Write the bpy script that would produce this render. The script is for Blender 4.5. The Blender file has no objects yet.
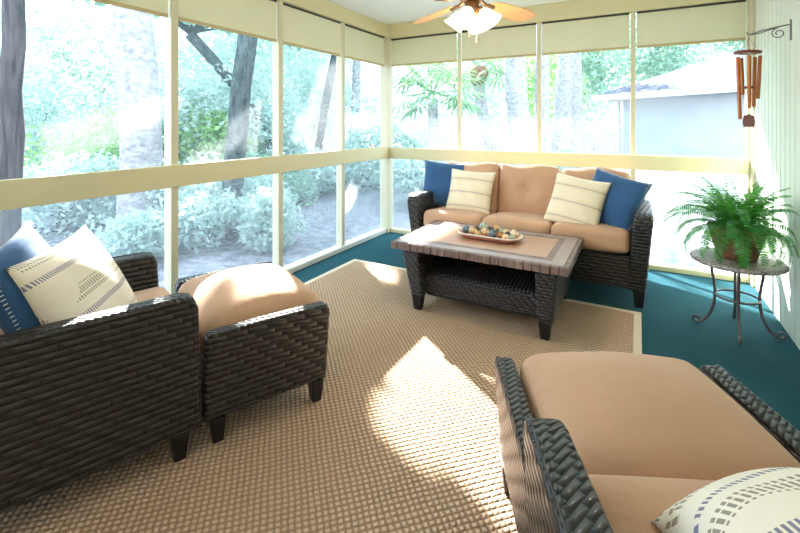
import bpy, bmesh, math, random
from mathutils import Vector, Matrix, Euler
PI = math.pi
sc = bpy.context.scene
COL = sc.collection
random.seed(7)

# ---------------------------------------------------------------- camera maths (only to find where real things stand)
FPX, CX, HY, CAMZ = 427.0, 400.0, 124.0, 1.32
YAW = math.atan(238 / 427)
RV = Vector((math.cos(YAW), math.sin(YAW), 0))
FV = Vector((-math.sin(YAW), math.cos(YAW), 0))
def at(px, d, z=0.0):
    """world point in column px of the photo, d metres deep, height z"""
    p = RV * ((px - CX) / FPX * d) + FV * d
    return Vector((p.x, p.y, z))
def zat(py, d): return CAMZ - (py - HY) / FPX * d

# ---------------------------------------------------------------- node helpers
class NT:
    def __init__(s, name):
        s.m = bpy.data.materials.new(name); s.m.use_nodes = True
        s.t = s.m.node_tree; s.t.nodes.clear()
        s.out = s.t.nodes.new('ShaderNodeOutputMaterial')
    def n(s, typ, **kw):
        nd = s.t.nodes.new(typ)
        for k, v in kw.items():
            if k.startswith('i_'):
                key = k[2:]; key = int(key) if key.isdigit() else key.replace('_', ' ')
                s.put(nd.inputs[key], v)
            else: setattr(nd, k, v)
        return nd
    def put(s, sock, v):
        if hasattr(v, 'links') or isinstance(v, bpy.types.NodeSocket): s.t.links.new(v, sock)
        else:
            if isinstance(v, (tuple, list)) and len(v) == 3 and sock.type == 'RGBA': v = (*v, 1)
            sock.default_value = v
    def math(s, op, a, b=None, c=None, clamp=False):
        nd = s.t.nodes.new('ShaderNodeMath'); nd.operation = op; nd.use_clamp = clamp
        s.put(nd.inputs[0], a)
        if b is not None: s.put(nd.inputs[1], b)
        if c is not None: s.put(nd.inputs[2], c)
        return nd.outputs[0]
    def mix(s, f, a, b):
        nd = s.t.nodes.new('ShaderNodeMix'); nd.data_type = 'RGBA'
        s.put(nd.inputs[0], f); s.put(nd.inputs[6], a); s.put(nd.inputs[7], b)
        return nd.outputs[2]
    def noise(s, vec, scale, detail=3, rough=.55):
        nd = s.n('ShaderNodeTexNoise'); nd.inputs['Scale'].default_value = scale
        nd.inputs['Detail'].default_value = detail; nd.inputs['Roughness'].default_value = rough
        if vec is not None: s.put(nd.inputs['Vector'], vec)
        return nd.outputs['Fac']
    def ramp(s, f, stops):
        nd = s.t.nodes.new('ShaderNodeValToRGB'); s.put(nd.inputs[0], f)
        e = nd.color_ramp.elements
        while len(e) < len(stops): e.new(.5)
        for el, (p, c) in zip(e, stops):
            el.position = p; el.color = (*c, 1) if len(c) == 3 else c
        return nd.outputs[0]
    def obj(s): return s.n('ShaderNodeTexCoord').outputs['Object']
    def uv(s): return s.n('ShaderNodeTexCoord').outputs['UV']
    def xyz(s, v):
        nd = s.n('ShaderNodeSeparateXYZ'); s.put(nd.inputs[0], v); return nd.outputs
    def bump(s, h, dist, strength=1.0):
        nd = s.n('ShaderNodeBump'); nd.inputs['Distance'].default_value = dist
        nd.inputs['Strength'].default_value = strength; s.put(nd.inputs['Height'], h)
        return nd.outputs[0]
    def bsdf(s, color, rough=.6, normal=None, spec=.4, **kw):
        nd = s.n('ShaderNodeBsdfPrincipled')
        s.put(nd.inputs['Base Color'], color); s.put(nd.inputs['Roughness'], rough)
        nd.inputs['Specular IOR Level'].default_value = spec
        if normal is not None: s.put(nd.inputs['Normal'], normal)
        for k, v in kw.items(): s.put(nd.inputs[k.replace('_', ' ')], v)
        return nd.outputs[0]
    def done(s, shader):
        s.t.links.new(shader, s.out.inputs[0]); return s.m

def srgb(r, g, b):
    f = lambda c: (c / 255 / 12.92) if c / 255 <= .04045 else ((c / 255 + .055) / 1.055) ** 2.4
    return (f(r), f(g), f(b))

def plain(name, c, rough=.6, var=.12, scale=8, bump=0.0, bscale=60, spec=.4, metal=0.0):
    k = NT(name); o = k.obj()
    f = k.noise(o, scale)
    col = k.mix(f, tuple(x * (1 - var) for x in c), tuple(min(1, x * (1 + var)) for x in c))
    nrm = k.bump(k.noise(o, bscale, 2), bump) if bump else None
    return k.done(k.bsdf(col, rough, nrm, spec, Metallic=metal))

M = {}
def wicker(name, dark, light, p=.025, L=.085):
    k = NT(name); u, v, _ = k.xyz(k.uv())
    wob = k.noise(k.obj(), 9, 2)
    r = k.math('DIVIDE', v, p)
    r = k.math('ADD', r, k.math('MULTIPLY', wob, .25))
    row = k.math('FLOOR', r); fv = k.math('FRACT', r)
    uu = k.math('ADD', k.math('DIVIDE', u, L), k.math('MULTIPLY', row, .5))
    uu = k.math('ADD', uu, k.math('MULTIPLY', row, -.13))
    fu = k.math('FRACT', uu)
    hv = k.math('POWER', k.math('SINE', k.math('MULTIPLY', fv, PI)), .45)
    a = k.math('SUBTRACT', k.math('ABSOLUTE', k.math('SUBTRACT', fu, .5)), 0.0)     # 0 at the strand's middle, .5 at its dive
    hu = k.math('SUBTRACT', 1.0, k.math('POWER', k.math('MULTIPLY', a, 2.0), 2.6))
    h = k.math('MULTIPLY', hv, k.math('ADD', .12, k.math('MULTIPLY', hu, .88)))
    fib = k.noise(k.n('ShaderNodeMapping', i_Vector=k.uv(), i_Scale=(30, 400, 1)).outputs[0], 1.0, 2)
    cell = k.n('ShaderNodeTexWhiteNoise', noise_dimensions='2D',
               i_0=k.n('ShaderNodeCombineXYZ', i_0=k.math('FLOOR', uu), i_1=row).outputs[0]).outputs['Value']
    col = k.mix(k.math('POWER', h, 1.6), dark, light)
    col = k.mix(k.math('MULTIPLY', cell, .45), col, tuple(x * .45 for x in light))
    hh = k.math('ADD', h, k.math('MULTIPLY', fib, .05))
    return k.done(k.bsdf(col, k.math('SUBTRACT', .46, k.math('MULTIPLY', h, .14)), k.bump(hh, .011, 1.0), .6))
M['wicker'] = wicker('wicker_dark_brown', (.006, .005, .005), (.034, .029, .029))
M['wicker_fine'] = wicker('wicker_table', (.006, .005, .006), (.046, .04, .042), .02, .05)
M['foot'] = plain('black_painted_wood', (.012, .011, .012), .4)

def fabric(name, c, var=.1, bump=.0012):
    k = NT(name); o = k.obj()
    f = k.noise(o, 5, 4); g = k.noise(o, 350, 1)
    col = k.mix(f, tuple(x * (1 - var) for x in c), tuple(min(1, x * (1 + var)) for x in c))
    hh = k.math('ADD', k.math('MULTIPLY', g, .4), k.math('MULTIPLY', k.noise(o, 14, 3), 4))
    return k.done(k.bsdf(col, .85, k.bump(hh, bump), .25, Sheen_Weight=.15))
M['tan'] = fabric('tan_cushion_fabric', srgb(194, 156, 126))
M['blue'] = fabric('denim_blue_fabric', srgb(50, 90, 134), .35)
M['thread'] = plain('white_thread', (.75, .75, .72), .9)

def cream_striped(name):
    k = NT(name); u, v, _ = k.xyz(k.uv()); o = k.obj()
    s1 = k.math('FRACT', k.math('MULTIPLY', v, 3.3))
    line = k.math('LESS_THAN', k.math('ABSOLUTE', k.math('SUBTRACT', s1, .5)), .045)
    base = k.mix(k.noise(o, 6), srgb(226, 214, 184), srgb(238, 230, 208))
    band = k.math('LESS_THAN', k.math('ABSOLUTE', k.math('SUBTRACT', s1, .5)), .2)
    col = k.mix(k.math('MULTIPLY', band, .35), base, srgb(226, 205, 160))
    col = k.mix(k.math('MULTIPLY', line, .55), col, srgb(140, 146, 160))
    return k.done(k.bsdf(col, .9, k.bump(k.noise(o, 220, 1), .001), .2))
M['cream'] = cream_striped('cream_striped_fabric')

def cream_block(name):
    """rows of woven dashes: blue ones, then tan-grey ones"""
    k = NT(name); u, v, _ = k.xyz(k.uv()); o = k.obj()
    w = k.math('ADD', u, k.math('MULTIPLY', v, .18))
    fv = k.math('FRACT', k.math('ADD', k.math('MULTIPLY', v, 2.6), .1))
    dash = k.math('GREATER_THAN', k.math('FRACT', k.math('MULTIPLY', w, 52)), .45)
    blue = k.math('MULTIPLY', k.math('LESS_THAN', k.math('ABSOLUTE', k.math('SUBTRACT', fv, .22)), .055), dash)
    rows = k.math('GREATER_THAN', k.math('FRACT', k.math('MULTIPLY', v, 16)), .18)
    tanb = k.math('MULTIPLY', k.math('LESS_THAN', k.math('ABSOLUTE', k.math('SUBTRACT', fv, .64)), .15), k.math('MULTIPLY', k.math('GREATER_THAN', k.math('FRACT', k.math('MULTIPLY', w, 40)), .5), rows))
    fade = k.math('GREATER_THAN', k.noise(o, 3.2, 1), .42)
    base = k.mix(k.noise(o, 6), srgb(232, 222, 200), srgb(244, 238, 226))
    col = k.mix(k.math('MULTIPLY', blue, .8), base, srgb(74, 84, 132))
    col = k.mix(k.math('MULTIPLY', k.math('MULTIPLY', tanb, fade), .75), col, srgb(112, 100, 84))
    return k.done(k.bsdf(col, .9, k.bump(k.noise(o, 220, 1), .001), .2))
M['pattern'] = cream_block('cream_woven_dash_fabric')

def carpet():
    k = NT('blue_carpet'); o = k.obj()
    f = k.noise(o, 2.2, 4); g = k.noise(o, 260, 2); q = k.noise(o, 40, 3)
    col = k.mix(f, srgb(34, 76, 86), srgb(56, 104, 114))
    col = k.mix(k.math('MULTIPLY', q, .5), col, srgb(26, 68, 82))
    return k.done(k.bsdf(col, .95, k.bump(g, .006), .1))
M['carpet'] = carpet()

def sisal():
    k = NT('sisal_weave'); o = k.obj(); u, v, _ = k.xyz(o)
    a = k.math('MULTIPLY', k.math('ADD', u, v), 32.0)
    b = k.math('MULTIPLY', k.math('SUBTRACT', u, v), 32.0)
    wob = k.noise(o, 6, 2)
    a = k.math('ADD', a, k.math('MULTIPLY', wob, .7)); b = k.math('ADD', b, k.math('MULTIPLY', wob, .5))
    fa = k.math('FRACT', a); fb = k.math('FRACT', b)
    par = k.math('MODULO', k.math('ABSOLUTE', k.math('ADD', k.math('FLOOR', a), k.math('FLOOR', b))), 2.0)
    sa = k.math('SINE', k.math('MULTIPLY', fa, PI)); sb = k.math('SINE', k.math('MULTIPLY', fb, PI))
    h1 = k.math('MULTIPLY', k.math('POWER', sa, .5), k.math('POWER', sb, .9))
    h2 = k.math('MULTIPLY', k.math('POWER', sb, .5), k.math('POWER', sa, .9))
    hx = k.n('ShaderNodeMix', data_type='FLOAT', i_0=par, i_2=h1, i_3=h2).outputs[0]
    st = k.noise(k.n('ShaderNodeMapping', i_Vector=o, i_Scale=(60, 60, 60)).outputs[0], 1, 3)
    col = k.mix(k.math('POWER', hx, 1.2), srgb(130, 98, 74), srgb(228, 200, 172))
    col = k.mix(k.math('MULTIPLY', st, .4), col, srgb(186, 146, 110))
    col = k.mix(k.math('MULTIPLY', k.noise(o, 1.3, 2), .35), col, srgb(214, 186, 158))
    return k.done(k.bsdf(col, .9, k.bump(k.math('ADD', hx, k.math('MULTIPLY', st, .3)), .009), .15))
M['sisal'] = sisal()
M['binding'] = plain('cream_binding', srgb(214, 200, 176), .9, .08, 30, .001, 300)

M['beam'] = plain('yellow_beige_paint', srgb(206, 200, 160), .5, .05, 5, .001, 40)
M['post'] = plain('beige_post_paint', srgb(204, 200, 172), .5, .06, 5, .001, 40)
M['sillwhite'] = plain('off_white_sill_paint', srgb(216, 218, 206), .5, .06)
M['ceil'] = plain('ceiling_white', srgb(226, 232, 228), .8, .03, 3)
M['panel'] = plain('pale_green_paneling', srgb(214, 222, 208), .55, .05, 2.5, .0008, 30)
M['house'] = plain('house_wall_cream', srgb(225, 222, 205), .7, .04)

def shade_mat():
    k = NT('shade_fabric'); o = k.obj()
    col = k.mix(k.noise(o, 3, 2), srgb(222, 220, 192), srgb(232, 230, 206))
    d = k.n('ShaderNodeBsdfDiffuse', i_0=col).outputs[0]; t = k.n('ShaderNodeBsdfTranslucent', i_0=col).outputs[0]
    mx = k.n('ShaderNodeMixShader', i_0=.34, i_1=d, i_2=t)
    return k.done(mx.outputs[0])
M['shade'] = shade_mat()

def vinyl(name, base, patch, seed):
    """clear film with a dusty, sun-bleached haze on it"""
    k = NT(name); o = k.obj()
    off = k.n('ShaderNodeMapping', i_Vector=o, i_Location=(seed * 3.1, seed * 1.7, seed)).outputs[0]
    n1 = k.noise(off, 1.6, 4, .6); n2 = k.noise(off, 5, 4, .6)
    pat = k.ramp(k.math('ADD', k.math('MULTIPLY', n1, .7), k.math('MULTIPLY', n2, .3)), [(.46, (0, 0, 0)), (.68, (1, 1, 1))])
    fac = k.math('ADD', base, k.math('MULTIPLY', pat, patch))
    tr = k.n('ShaderNodeBsdfTransparent', i_0=(.97, .985, 1, 1)).outputs[0]
    d = k.n('ShaderNodeBsdfDiffuse', i_0=(.8, .88, .95, 1)).outputs[0]; t = k.n('ShaderNodeBsdfTranslucent', i_0=(.84, .92, 1, 1)).outputs[0]
    hz = k.n('ShaderNodeMixShader', i_0=.7, i_1=d, i_2=t).outputs[0]
    return k.done(k.n('ShaderNodeMixShader', i_0=fac, i_1=tr, i_2=hz).outputs[0])

# ---------------------------------------------------------------- mesh helpers
def finish(name, bm, mat, parent=None, smooth=False, wn=False, uv=None):
    if uv == 'box': box_uv(bm)
    me = bpy.data.meshes.new(name); bm.normal_update(); bm.to_mesh(me); bm.free()
    if mat: me.materials.append(M[mat] if isinstance(mat, str) else mat)
    if smooth:
        for p in me.polygons: p.use_smooth = True
    o = bpy.data.objects.new(name, me); COL.objects.link(o)
    if parent: o.parent = parent
    if wn:
        w = o.modifiers.new('wn', 'WEIGHTED_NORMAL'); w.keep_sharp = False
    return o
def box_uv(bm):
    l = bm.loops.layers.uv.verify(); bm.normal_update()
    for f in bm.faces:
        n = f.normal; ax = max(range(3), key=lambda i: abs(n[i]))
        for lp in f.loops:
            c = lp.vert.co
            lp[l].uv = ((c.y, c.z) if ax == 0 else (c.x, c.z) if ax == 1 else ((c.y + c.x) * 1.05, (c.x - c.y) * 1.05))
def box(bm, x0, x1, y0, y1, z0, z1, bev=0.0, seg=2):
    vs = [bm.verts.new((x, y, z)) for x in (x0, x1) for y in (y0, y1) for z in (z0, z1)]
    q = [(0, 1, 3, 2), (4, 6, 7, 5), (0, 4, 5, 1), (2, 3, 7, 6), (0, 2, 6, 4), (1, 5, 7, 3)]
    fs = [bm.faces.new([vs[i] for i in a]) for a in q]
    if bev:
        es = list({e for f in fs for e in f.edges})
        bmesh.ops.bevel(bm, geom=es, offset=bev, segments=seg, profile=.5, affect='EDGES')
def hexa(bm, bot, top, bev=0.0, seg=2):
    """bot/top: four (x,y,z) corners each, in the same order"""
    b = [bm.verts.new(p) for p in bot]; t = [bm.verts.new(p) for p in top]
    fs = [bm.faces.new(b[::-1]), bm.faces.new(t)] + [bm.faces.new((b[i], b[(i + 1) % 4], t[(i + 1) % 4], t[i])) for i in range(4)]
    if bev:
        es = list({e for f in fs for e in f.edges})
        bmesh.ops.bevel(bm, geom=es, offset=bev, segments=seg, profile=.5, affect='EDGES')
def tube(bm, pts, r, n=8, caps=True, closed=False):
    pts = [Vector(p) for p in pts]; rs = r if isinstance(r, (list, tuple)) else [r] * len(pts)
    rings = []; ref = None
    for i, p in enumerate(pts):
        a = pts[i - 1] if (i or closed) else p; b = pts[(i + 1) % len(pts)] if (i < len(pts) - 1 or closed) else p
        t = (b - a).normalized()
        if ref is None:
            ref = t.orthogonal().normalized()
        ref = (ref - t * ref.dot(t)).normalized(); s = t.cross(ref)
        rings.append([bm.verts.new(p + (ref * math.cos(2 * PI * j / n) + s * math.sin(2 * PI * j / n)) * rs[i]) for j in range(n)])
    m = len(rings)
    for i in range(m if closed else m - 1):
        A, B = rings[i], rings[(i + 1) % m]
        for j in range(n): bm.faces.new((A[j], A[(j + 1) % n], B[(j + 1) % n], B[j]))
    if caps and not closed:
        bm.faces.new(rings[0][::-1]); bm.faces.new(rings[-1])
def lathe(bm, prof, n=24, c=(0, 0, 0), mat=None):
    """prof: (r, z) from bottom to top"""
    rings = []
    for r, z in prof:
        ring = []
        for j in range(n):
            p = Vector((r * math.cos(2 * PI * j / n), r * math.sin(2 * PI * j / n), z))
            if mat: p = mat @ p
            ring.append(bm.verts.new(p + Vector(c)))
        rings.append(ring)
    for A, B in zip(rings, rings[1:]):
        for j in range(n): bm.faces.new((A[j], A[(j + 1) % n], B[(j + 1) % n], B[j]))
    if prof[0][0] > 1e-4: bm.faces.new(rings[0][::-1])
    if prof[-1][0] > 1e-4: bm.faces.new(rings[-1])
def rbox(bm, w, d, h, r, crown=.0, n=14, c=(0, 0, 0), crown_front=.0, m=None):
    """soft cushion block centred on c with rounded edges and crowned faces"""
    t = bmesh.new(); bmesh.ops.create_cube(t, size=2)
    bmesh.ops.subdivide_edges(t, edges=t.edges[:], cuts=n, use_grid_fill=True)
    hw = Vector((w / 2, d / 2, h / 2))
    for v in t.verts:
        q = v.co
        p = Vector([math.copysign(min(1, abs(x)) ** .8, x) for x in q])
        p = Vector((p.x * hw.x, p.y * hw.y, p.z * hw.z))
        inn = Vector([max(-hw[i] + r, min(hw[i] - r, p[i])) for i in range(3)])
        dv = p - inn
        if dv.length > 1e-6: p = inn + dv.normalized() * r
        fx, fy, fz = 1 - (p.x / hw.x) ** 2, 1 - (p.y / hw.y) ** 2, 1 - (p.z / hw.z) ** 2
        p.z += crown * max(0, fx) * max(0, fy) * (1 if p.z > 0 else -.15)
        p.y += crown_front * max(0, fx) * max(0, fz) * (1 if p.y > 0 else -1)
        v.co = (m @ p if m else p) + Vector(c)
    base = {}
    for v in t.verts: base[v] = bm.verts.new(v.co)
    for f in t.faces: bm.faces.new([base[v] for v in f.verts])
    t.free()
def rnd_rect(w, d, r, n=6):
    pts = []
    for cx, cy, a0 in ((w / 2 - r, d / 2 - r, 0), (-w / 2 + r, d / 2 - r, 90), (-w / 2 + r, -d / 2 + r, 180), (w / 2 - r, -d / 2 + r, 270)):
        for i in range(n + 1):
            a = math.radians(a0 + 90 * i / n); pts.append((cx + r * math.cos(a), cy + r * math.sin(a)))
    return pts
def prism_x(bm, outline, x0, x1, shift=None, bev=.02, seg=3):
    """outline in (y,z) swept from x0 to x1; shift(z) moves x outward"""
    sh = shift or (lambda z: 0)
    A = [bm.verts.new((x0 + sh(z), y, z)) for y, z in outline]; B = [bm.verts.new((x1 + sh(z), y, z)) for y, z in outline]
    n = len(outline)
    fs = [bm.faces.new(A), bm.faces.new(B[::-1])] + [bm.faces.new((A[(i + 1) % n], A[i], B[i], B[(i + 1) % n])) for i in range(n)]
    bmesh.ops.recalc_face_normals(bm, faces=fs)
    if bev:
        es = list({e for f in fs for e in f.edges})
        bmesh.ops.bevel(bm, geom=es, offset=bev, segments=seg, profile=.5, affect='EDGES', clamp_overlap=True)

def tag(o, label, cat, group=None, kind=None):
    o['label'] = label; o['category'] = cat
    if group: o['group'] = group
    if kind: o['kind'] = kind
    return o
def thing(name, label, cat, loc=(0, 0, 0), rz=0.0, group=None):
    o = bpy.data.objects.new(name, None); COL.objects.link(o); o.empty_display_size = .1
    o.location = loc; o.rotation_euler = (0, 0, rz)
    return tag(o, label, cat, group)
def struct(name, bm, mat, label=None, **kw):
    o = finish(name, bm, mat, **kw); o['kind'] = 'structure'
    if label: o['label'] = label
    return o
def copy_tree(o, parent=None):
    c = o.copy(); COL.objects.link(c)
    if parent: c.parent = parent
    for ch in list(o.children): copy_tree(ch, c)
    return c

# ================================================================= THE ROOM
LX, RX, BY, FY, CZ = -2.68, .825, 4.51, -1.3, 2.53
bm = bmesh.new(); box(bm, LX - .05, RX + .1, FY, BY + .05, -.12, 0); struct('floor', bm, 'carpet', 'blue carpeted porch floor')
bm = bmesh.new(); box(bm, LX - .6, RX + .6, FY - .1, BY + .6, CZ, CZ + .15); struct('ceiling', bm, 'ceil', 'pale flat porch ceiling')
# right wall: vertical boards with V grooves
bm = bmesh.new(); prof = []; y = FY
while y < BY - .06:
    prof += [(y, RX + .012), (y + .007, RX), (y + .091, RX), (y + .098, RX + .012)]; y += .1
prof.append((BY + .06, RX))
lo = [bm.verts.new((x, yy, 0)) for yy, x in prof]; hi = [bm.verts.new((x, yy, CZ)) for yy, x in prof]
for i in range(len(prof) - 1): bm.faces.new((lo[i], lo[i + 1], hi[i + 1], hi[i]))
bo = [bm.verts.new((RX + .12, yy, zz)) for yy, zz in ((FY, 0), (BY + .06, 0), (BY + .06, CZ), (FY, CZ))]
bm.faces.new(bo)
struct('wall_right', bm, 'panel', 'pale green vertical board wall')
bm = bmesh.new(); box(bm, LX - .1, RX + .12, FY - .12, FY, 0, CZ); struct('wall_front', bm, 'house', 'cream house wall')

def trim(n, args, mat, label, bev=.004):
    bm = bmesh.new(); box(bm, *args, bev=bev, seg=1); return struct('trim_%d' % n, bm, mat, label, wn=True, smooth=True)
tn = 1
YP = [-1.0, -.09, .82, 1.75, 2.715, 3.61]      # post centres on the left wall
XP = [-1.755, -.885, -.04]                     # mullion centres on the back wall
for yc in YP:
    trim(tn, (LX - .085, LX - .005, yc - .026, yc + .026, 0, 2.38), 'post', 'beige post of the left window wall'); tn += 1
trim(tn, (LX - .085, LX + .035, BY - .055, BY + .07, 0, 2.38), 'post', 'corner post between the two window walls'); tn += 1
for xc in XP:
    trim(tn, (xc - .021, xc + .021, BY - .002, BY + .035, 0, 2.38), 'post', 'thin beige mullion of the back window wall'); tn += 1
trim(tn, (RX - .035, RX + .01, BY - .03, BY + .07, 0, 2.5), 'post', 'end post where the back window wall meets the board wall'); tn += 1
trim(tn, (RX - .018, RX + .004, BY - .115, BY - .032, 0, CZ), 'post', 'corner board on the right wall'); tn += 1
trim(tn, (LX - .008, LX + .03, FY, BY - .012, .905, 1.05), 'beam', 'wide beige rail across the left window wall'); tn += 1
trim(tn, (LX + .03, RX + .0, BY - .04, BY - .003, .9, 1.035), 'beam', 'wide beige rail across the back window wall'); tn += 1
trim(tn, (LX - .09, LX + .02, FY, BY - .04, 2.38, CZ), 'beam', 'header beam above the left windows'); tn += 1
trim(tn, (LX + .021, RX, BY - .04, BY + .07, 2.36, CZ), 'beam', 'header beam above the back windows'); tn += 1
trim(tn, (LX - .09, LX + .012, FY, BY - .056, 0, .05), 'sillwhite', 'white sill plate under the left windows'); tn += 1
trim(tn, (LX + .036, RX - .036, BY - .02, BY + .07, 0, .045), 'beam', 'beige sill plate under the back windows'); tn += 1

# window bays: haze film above and below the rail
def bay_left(k, y0, y1):
    w = bpy.data.objects.new('window_%d' % k, None); COL.objects.link(w); w['kind'] = 'structure'
    x = LX - .045
    for nm, z0, z1, b, p in (('upper_pane', .98, 2.38, .06, .06), ('lower_pane', .05, .98, .13, .07)):
        bm = bmesh.new(); bm.faces.new([bm.verts.new(q) for q in ((x, y0, z0), (x, y1, z0), (x, y1, z1), (x, y0, z1))])
        finish(nm, bm, vinyl('haze_%d_%s' % (k, nm), b, p, k * 1.7 + z0), w)
def bay_back(k, x0, x1, b=.12, p=.2, bl=.26, pl=.3):
    w = bpy.data.objects.new('window_%d' % k, None); COL.objects.link(w); w['kind'] = 'structure'
    yy = BY + .03
    for nm, z0, z1, b_, p_ in (('upper_pane', .98, 2.38, b, p), ('lower_pane', .045, .98, bl, pl)):
        bm = bmesh.new(); bm.faces.new([bm.verts.new(q) for q in ((x0, yy, z0), (x1, yy, z0), (x1, yy, z1), (x0, yy, z1))])
        finish(nm, bm, vinyl('haze_%d_%s' % (k, nm), b_, p_, k * 2.3 + z0), w)
ye = YP + [BY - .03]
k = 1
for a, b in zip(ye, ye[1:]): bay_left(k, a + .026, b - .026); k += 1
xe = [LX + .03] + XP + [RX - .035]
for i, (a, b) in enumerate(zip(xe, xe[1:])):
    bay_back(k, a + .0, b - .0, (.07, .07, .06, .06)[i], .04, (.2, .22, .26, .28)[i], .05); k += 1

# roller shades
def roller(loc, rz, w, label, drop=.35, group=None):
    t = thing('roller_shade', label, 'window shade', loc, rz, group)
    bm = bmesh.new(); box(bm, -w / 2, w / 2, -.002, .002, -drop, -.012); finish('shade_fabric', bm, 'shade', t)
    bm = bmesh.new(); tube(bm, [(-w / 2, 0, -.006), (w / 2, 0, -.006)], .011, 10); finish('roller_tube', bm, 'dark', t, smooth=True)
    bm = bmesh.new(); box(bm, -w / 2, w / 2, -.007, .007, -drop - .022, -drop + .002, .002, 1); finish('hem_bar', bm, 'hem', t)
    return t
M['dark'] = plain('dark_slot', (.05, .05, .045), .6)
M['hem'] = plain('hem_bar_tan', srgb(190, 176, 132), .6)
LBL = ['beige roller shade over the left window nearest the camera, cut by the photo edge',
       'beige roller shade on the left wall above the sunlit ottoman cushion', 'greenish beige roller shade, third bay of the left wall, one bay short of the corner',
       'greenish beige roller shade on the left wall right beside the corner post']
for i, (a, b) in enumerate(list(zip(ye, ye[1:]))[2:]):
    roller((LX - .028, (a + b) / 2, 2.378), PI / 2, b - a - .07, LBL[i], .335, 'roller shades on the left window wall')
LBL = ['cream roller shade on the back wall right beside the corner post, left of the fan', 'cream roller shade behind the ceiling fan lights',
       'cream roller shade over the palm trunks and picket fence, right of the fan', 'cream roller shade beside the wind chime above the grey roof']
for i, (a, b) in enumerate(zip(xe, xe[1:])):
    a += .03 if i else .012; b -= .03 if i < 3 else .004
    roller(((a + b) / 2, BY + .012, 2.358), 0, b - a, LBL[i], .315, 'roller shades on the back window wall')

# ================================================================= RUG
RGX0, RGX1, RGY0, RGY1 = -2.40, .02, -.6, 3.40
t = thing('area_rug', 'large tan woven sisal rug with cream bound edge on the blue carpet', 'rug', ((RGX0 + RGX1) / 2, (RGY0 + RGY1) / 2, 0))
hw, hd = (RGX1 - RGX0) / 2, (RGY1 - RGY0) / 2
bm = bmesh.new(); box(bm, -hw + .045, hw - .045, -hd + .045, hd - .045, .001, .012); finish('woven_field', bm, 'sisal', t)
bm = bmesh.new()
for a in ((-hw, hw, -hd, -hd + .046), (-hw, hw, hd - .046, hd), (-hw, -hw + .046, -hd + .046, hd - .046), (hw - .046, hw, -hd + .046, hd - .046)):
    box(bm, *a, .001, .014, .003, 1)
finish('edge_binding', bm, 'binding', t)
RZ = .012

# ================================================================= WICKER SEATING
def foot(par, x, y, top=.105, s=.062, dx=.012):
    bm = bmesh.new(); a, b = s / 2, s / 2 * .68
    sx = -1 if x > 0 else 1; sy = -1 if y > 0 else 1
    bx, by = x - 0 * sx, y
    hexa(bm, [(bx - b, by - b, 0), (bx + b, by - b, 0), (bx + b, by + b, 0), (bx - b, by + b, 0)],
         [(x - a, y - a, top), (x + a, y - a, top), (x + a, y + a, top), (x - a, y + a, top)], .004, 2)
    return finish('leg', bm, 'foot', par)
def edge_roll(par, pts, r=.009, name='edge_trim'):
    bm = bmesh.new(); tube(bm, pts, r, 8); return finish(name, bm, 'wicker', par, smooth=True, uv='box')

def armchair(loc, rz, label):
    t = thing('armchair', label, 'armchair', loc, rz, 'wicker armchairs')
    W, T = .385, .092
    for s in (-1, 1):
        out = [(-.40, .10), (.405, .10), (.385, .60), (.372, .632), (.33, .642), (-.44, .642)]
        bm = bmesh.new(); prism_x(bm, out, s * (W - T) if s > 0 else -W, s * W if s > 0 else -(W - T), lambda z, s=s: s * (z - .4) * .05, .022, 4)
        a = finish('arm', bm, 'wicker', t, smooth=True, wn=True, uv='box')
        f = lambda z: s * (W + (z - .4) * .05)
        edge_roll(a, [(f(.1) - s * .01, .400, .105), (f(.58) - s * .008, .380, .588), (f(.63) - s * .014, .364, .630), (f(.64) - s * .016, .32, .638), (f(.64) - s * .016, -.42, .638)], .0075)
    bm = bmesh.new(); box(bm, -W + T - .01, W - T + .01, .30, .355, .10, .33, .012); finish('front_apron', bm, 'wicker', t, smooth=True, wn=True, uv='box')
    bm = bmesh.new(); hexa(bm, [(-W + .01, -.42, .10), (W - .01, -.42, .10), (W - .01, -.34, .10), (-W + .01, -.34, .10)],
                           [(-W + .03, -.53, .82), (W - .03, -.53, .82), (W - .03, -.45, .82), (-W + .03, -.45, .82)], .025, 3)
    finish('backrest', bm, 'wicker', t, smooth=True, wn=True, uv='box')
    bm = bmesh.new(); box(bm, -W + T, W - T, -.36, .31, .27, .32); finish('seat_deck', bm, 'foot', t)
    bm = bmesh.new(); rbox(bm, 2 * (W - T) - .012, .77, .16, .05, .045, c=(0, .035, 0), m=Matrix.Rotation(math.radians(3), 3, 'X')); 
    for v in bm.verts: v.co.z += .395
    finish('seat_cushion', bm, 'tan', t, smooth=True)
    bm = bmesh.new(); rbox(bm, 2 * (W - T) - .02, .17, .46, .07, .02, crown_front=.04, m=Matrix.Rotation(math.radians(10), 3, 'X'))
    for v in bm.verts: v.co += Vector((0, -.345, .675))
    finish('back_cushion', bm, 'tan', t, smooth=True)
    for x, y in ((-W + .05, .33), (W - .05, .33), (-W + .05, -.36), (W - .05, -.36)): foot(t, x, y)
    return t
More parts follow.
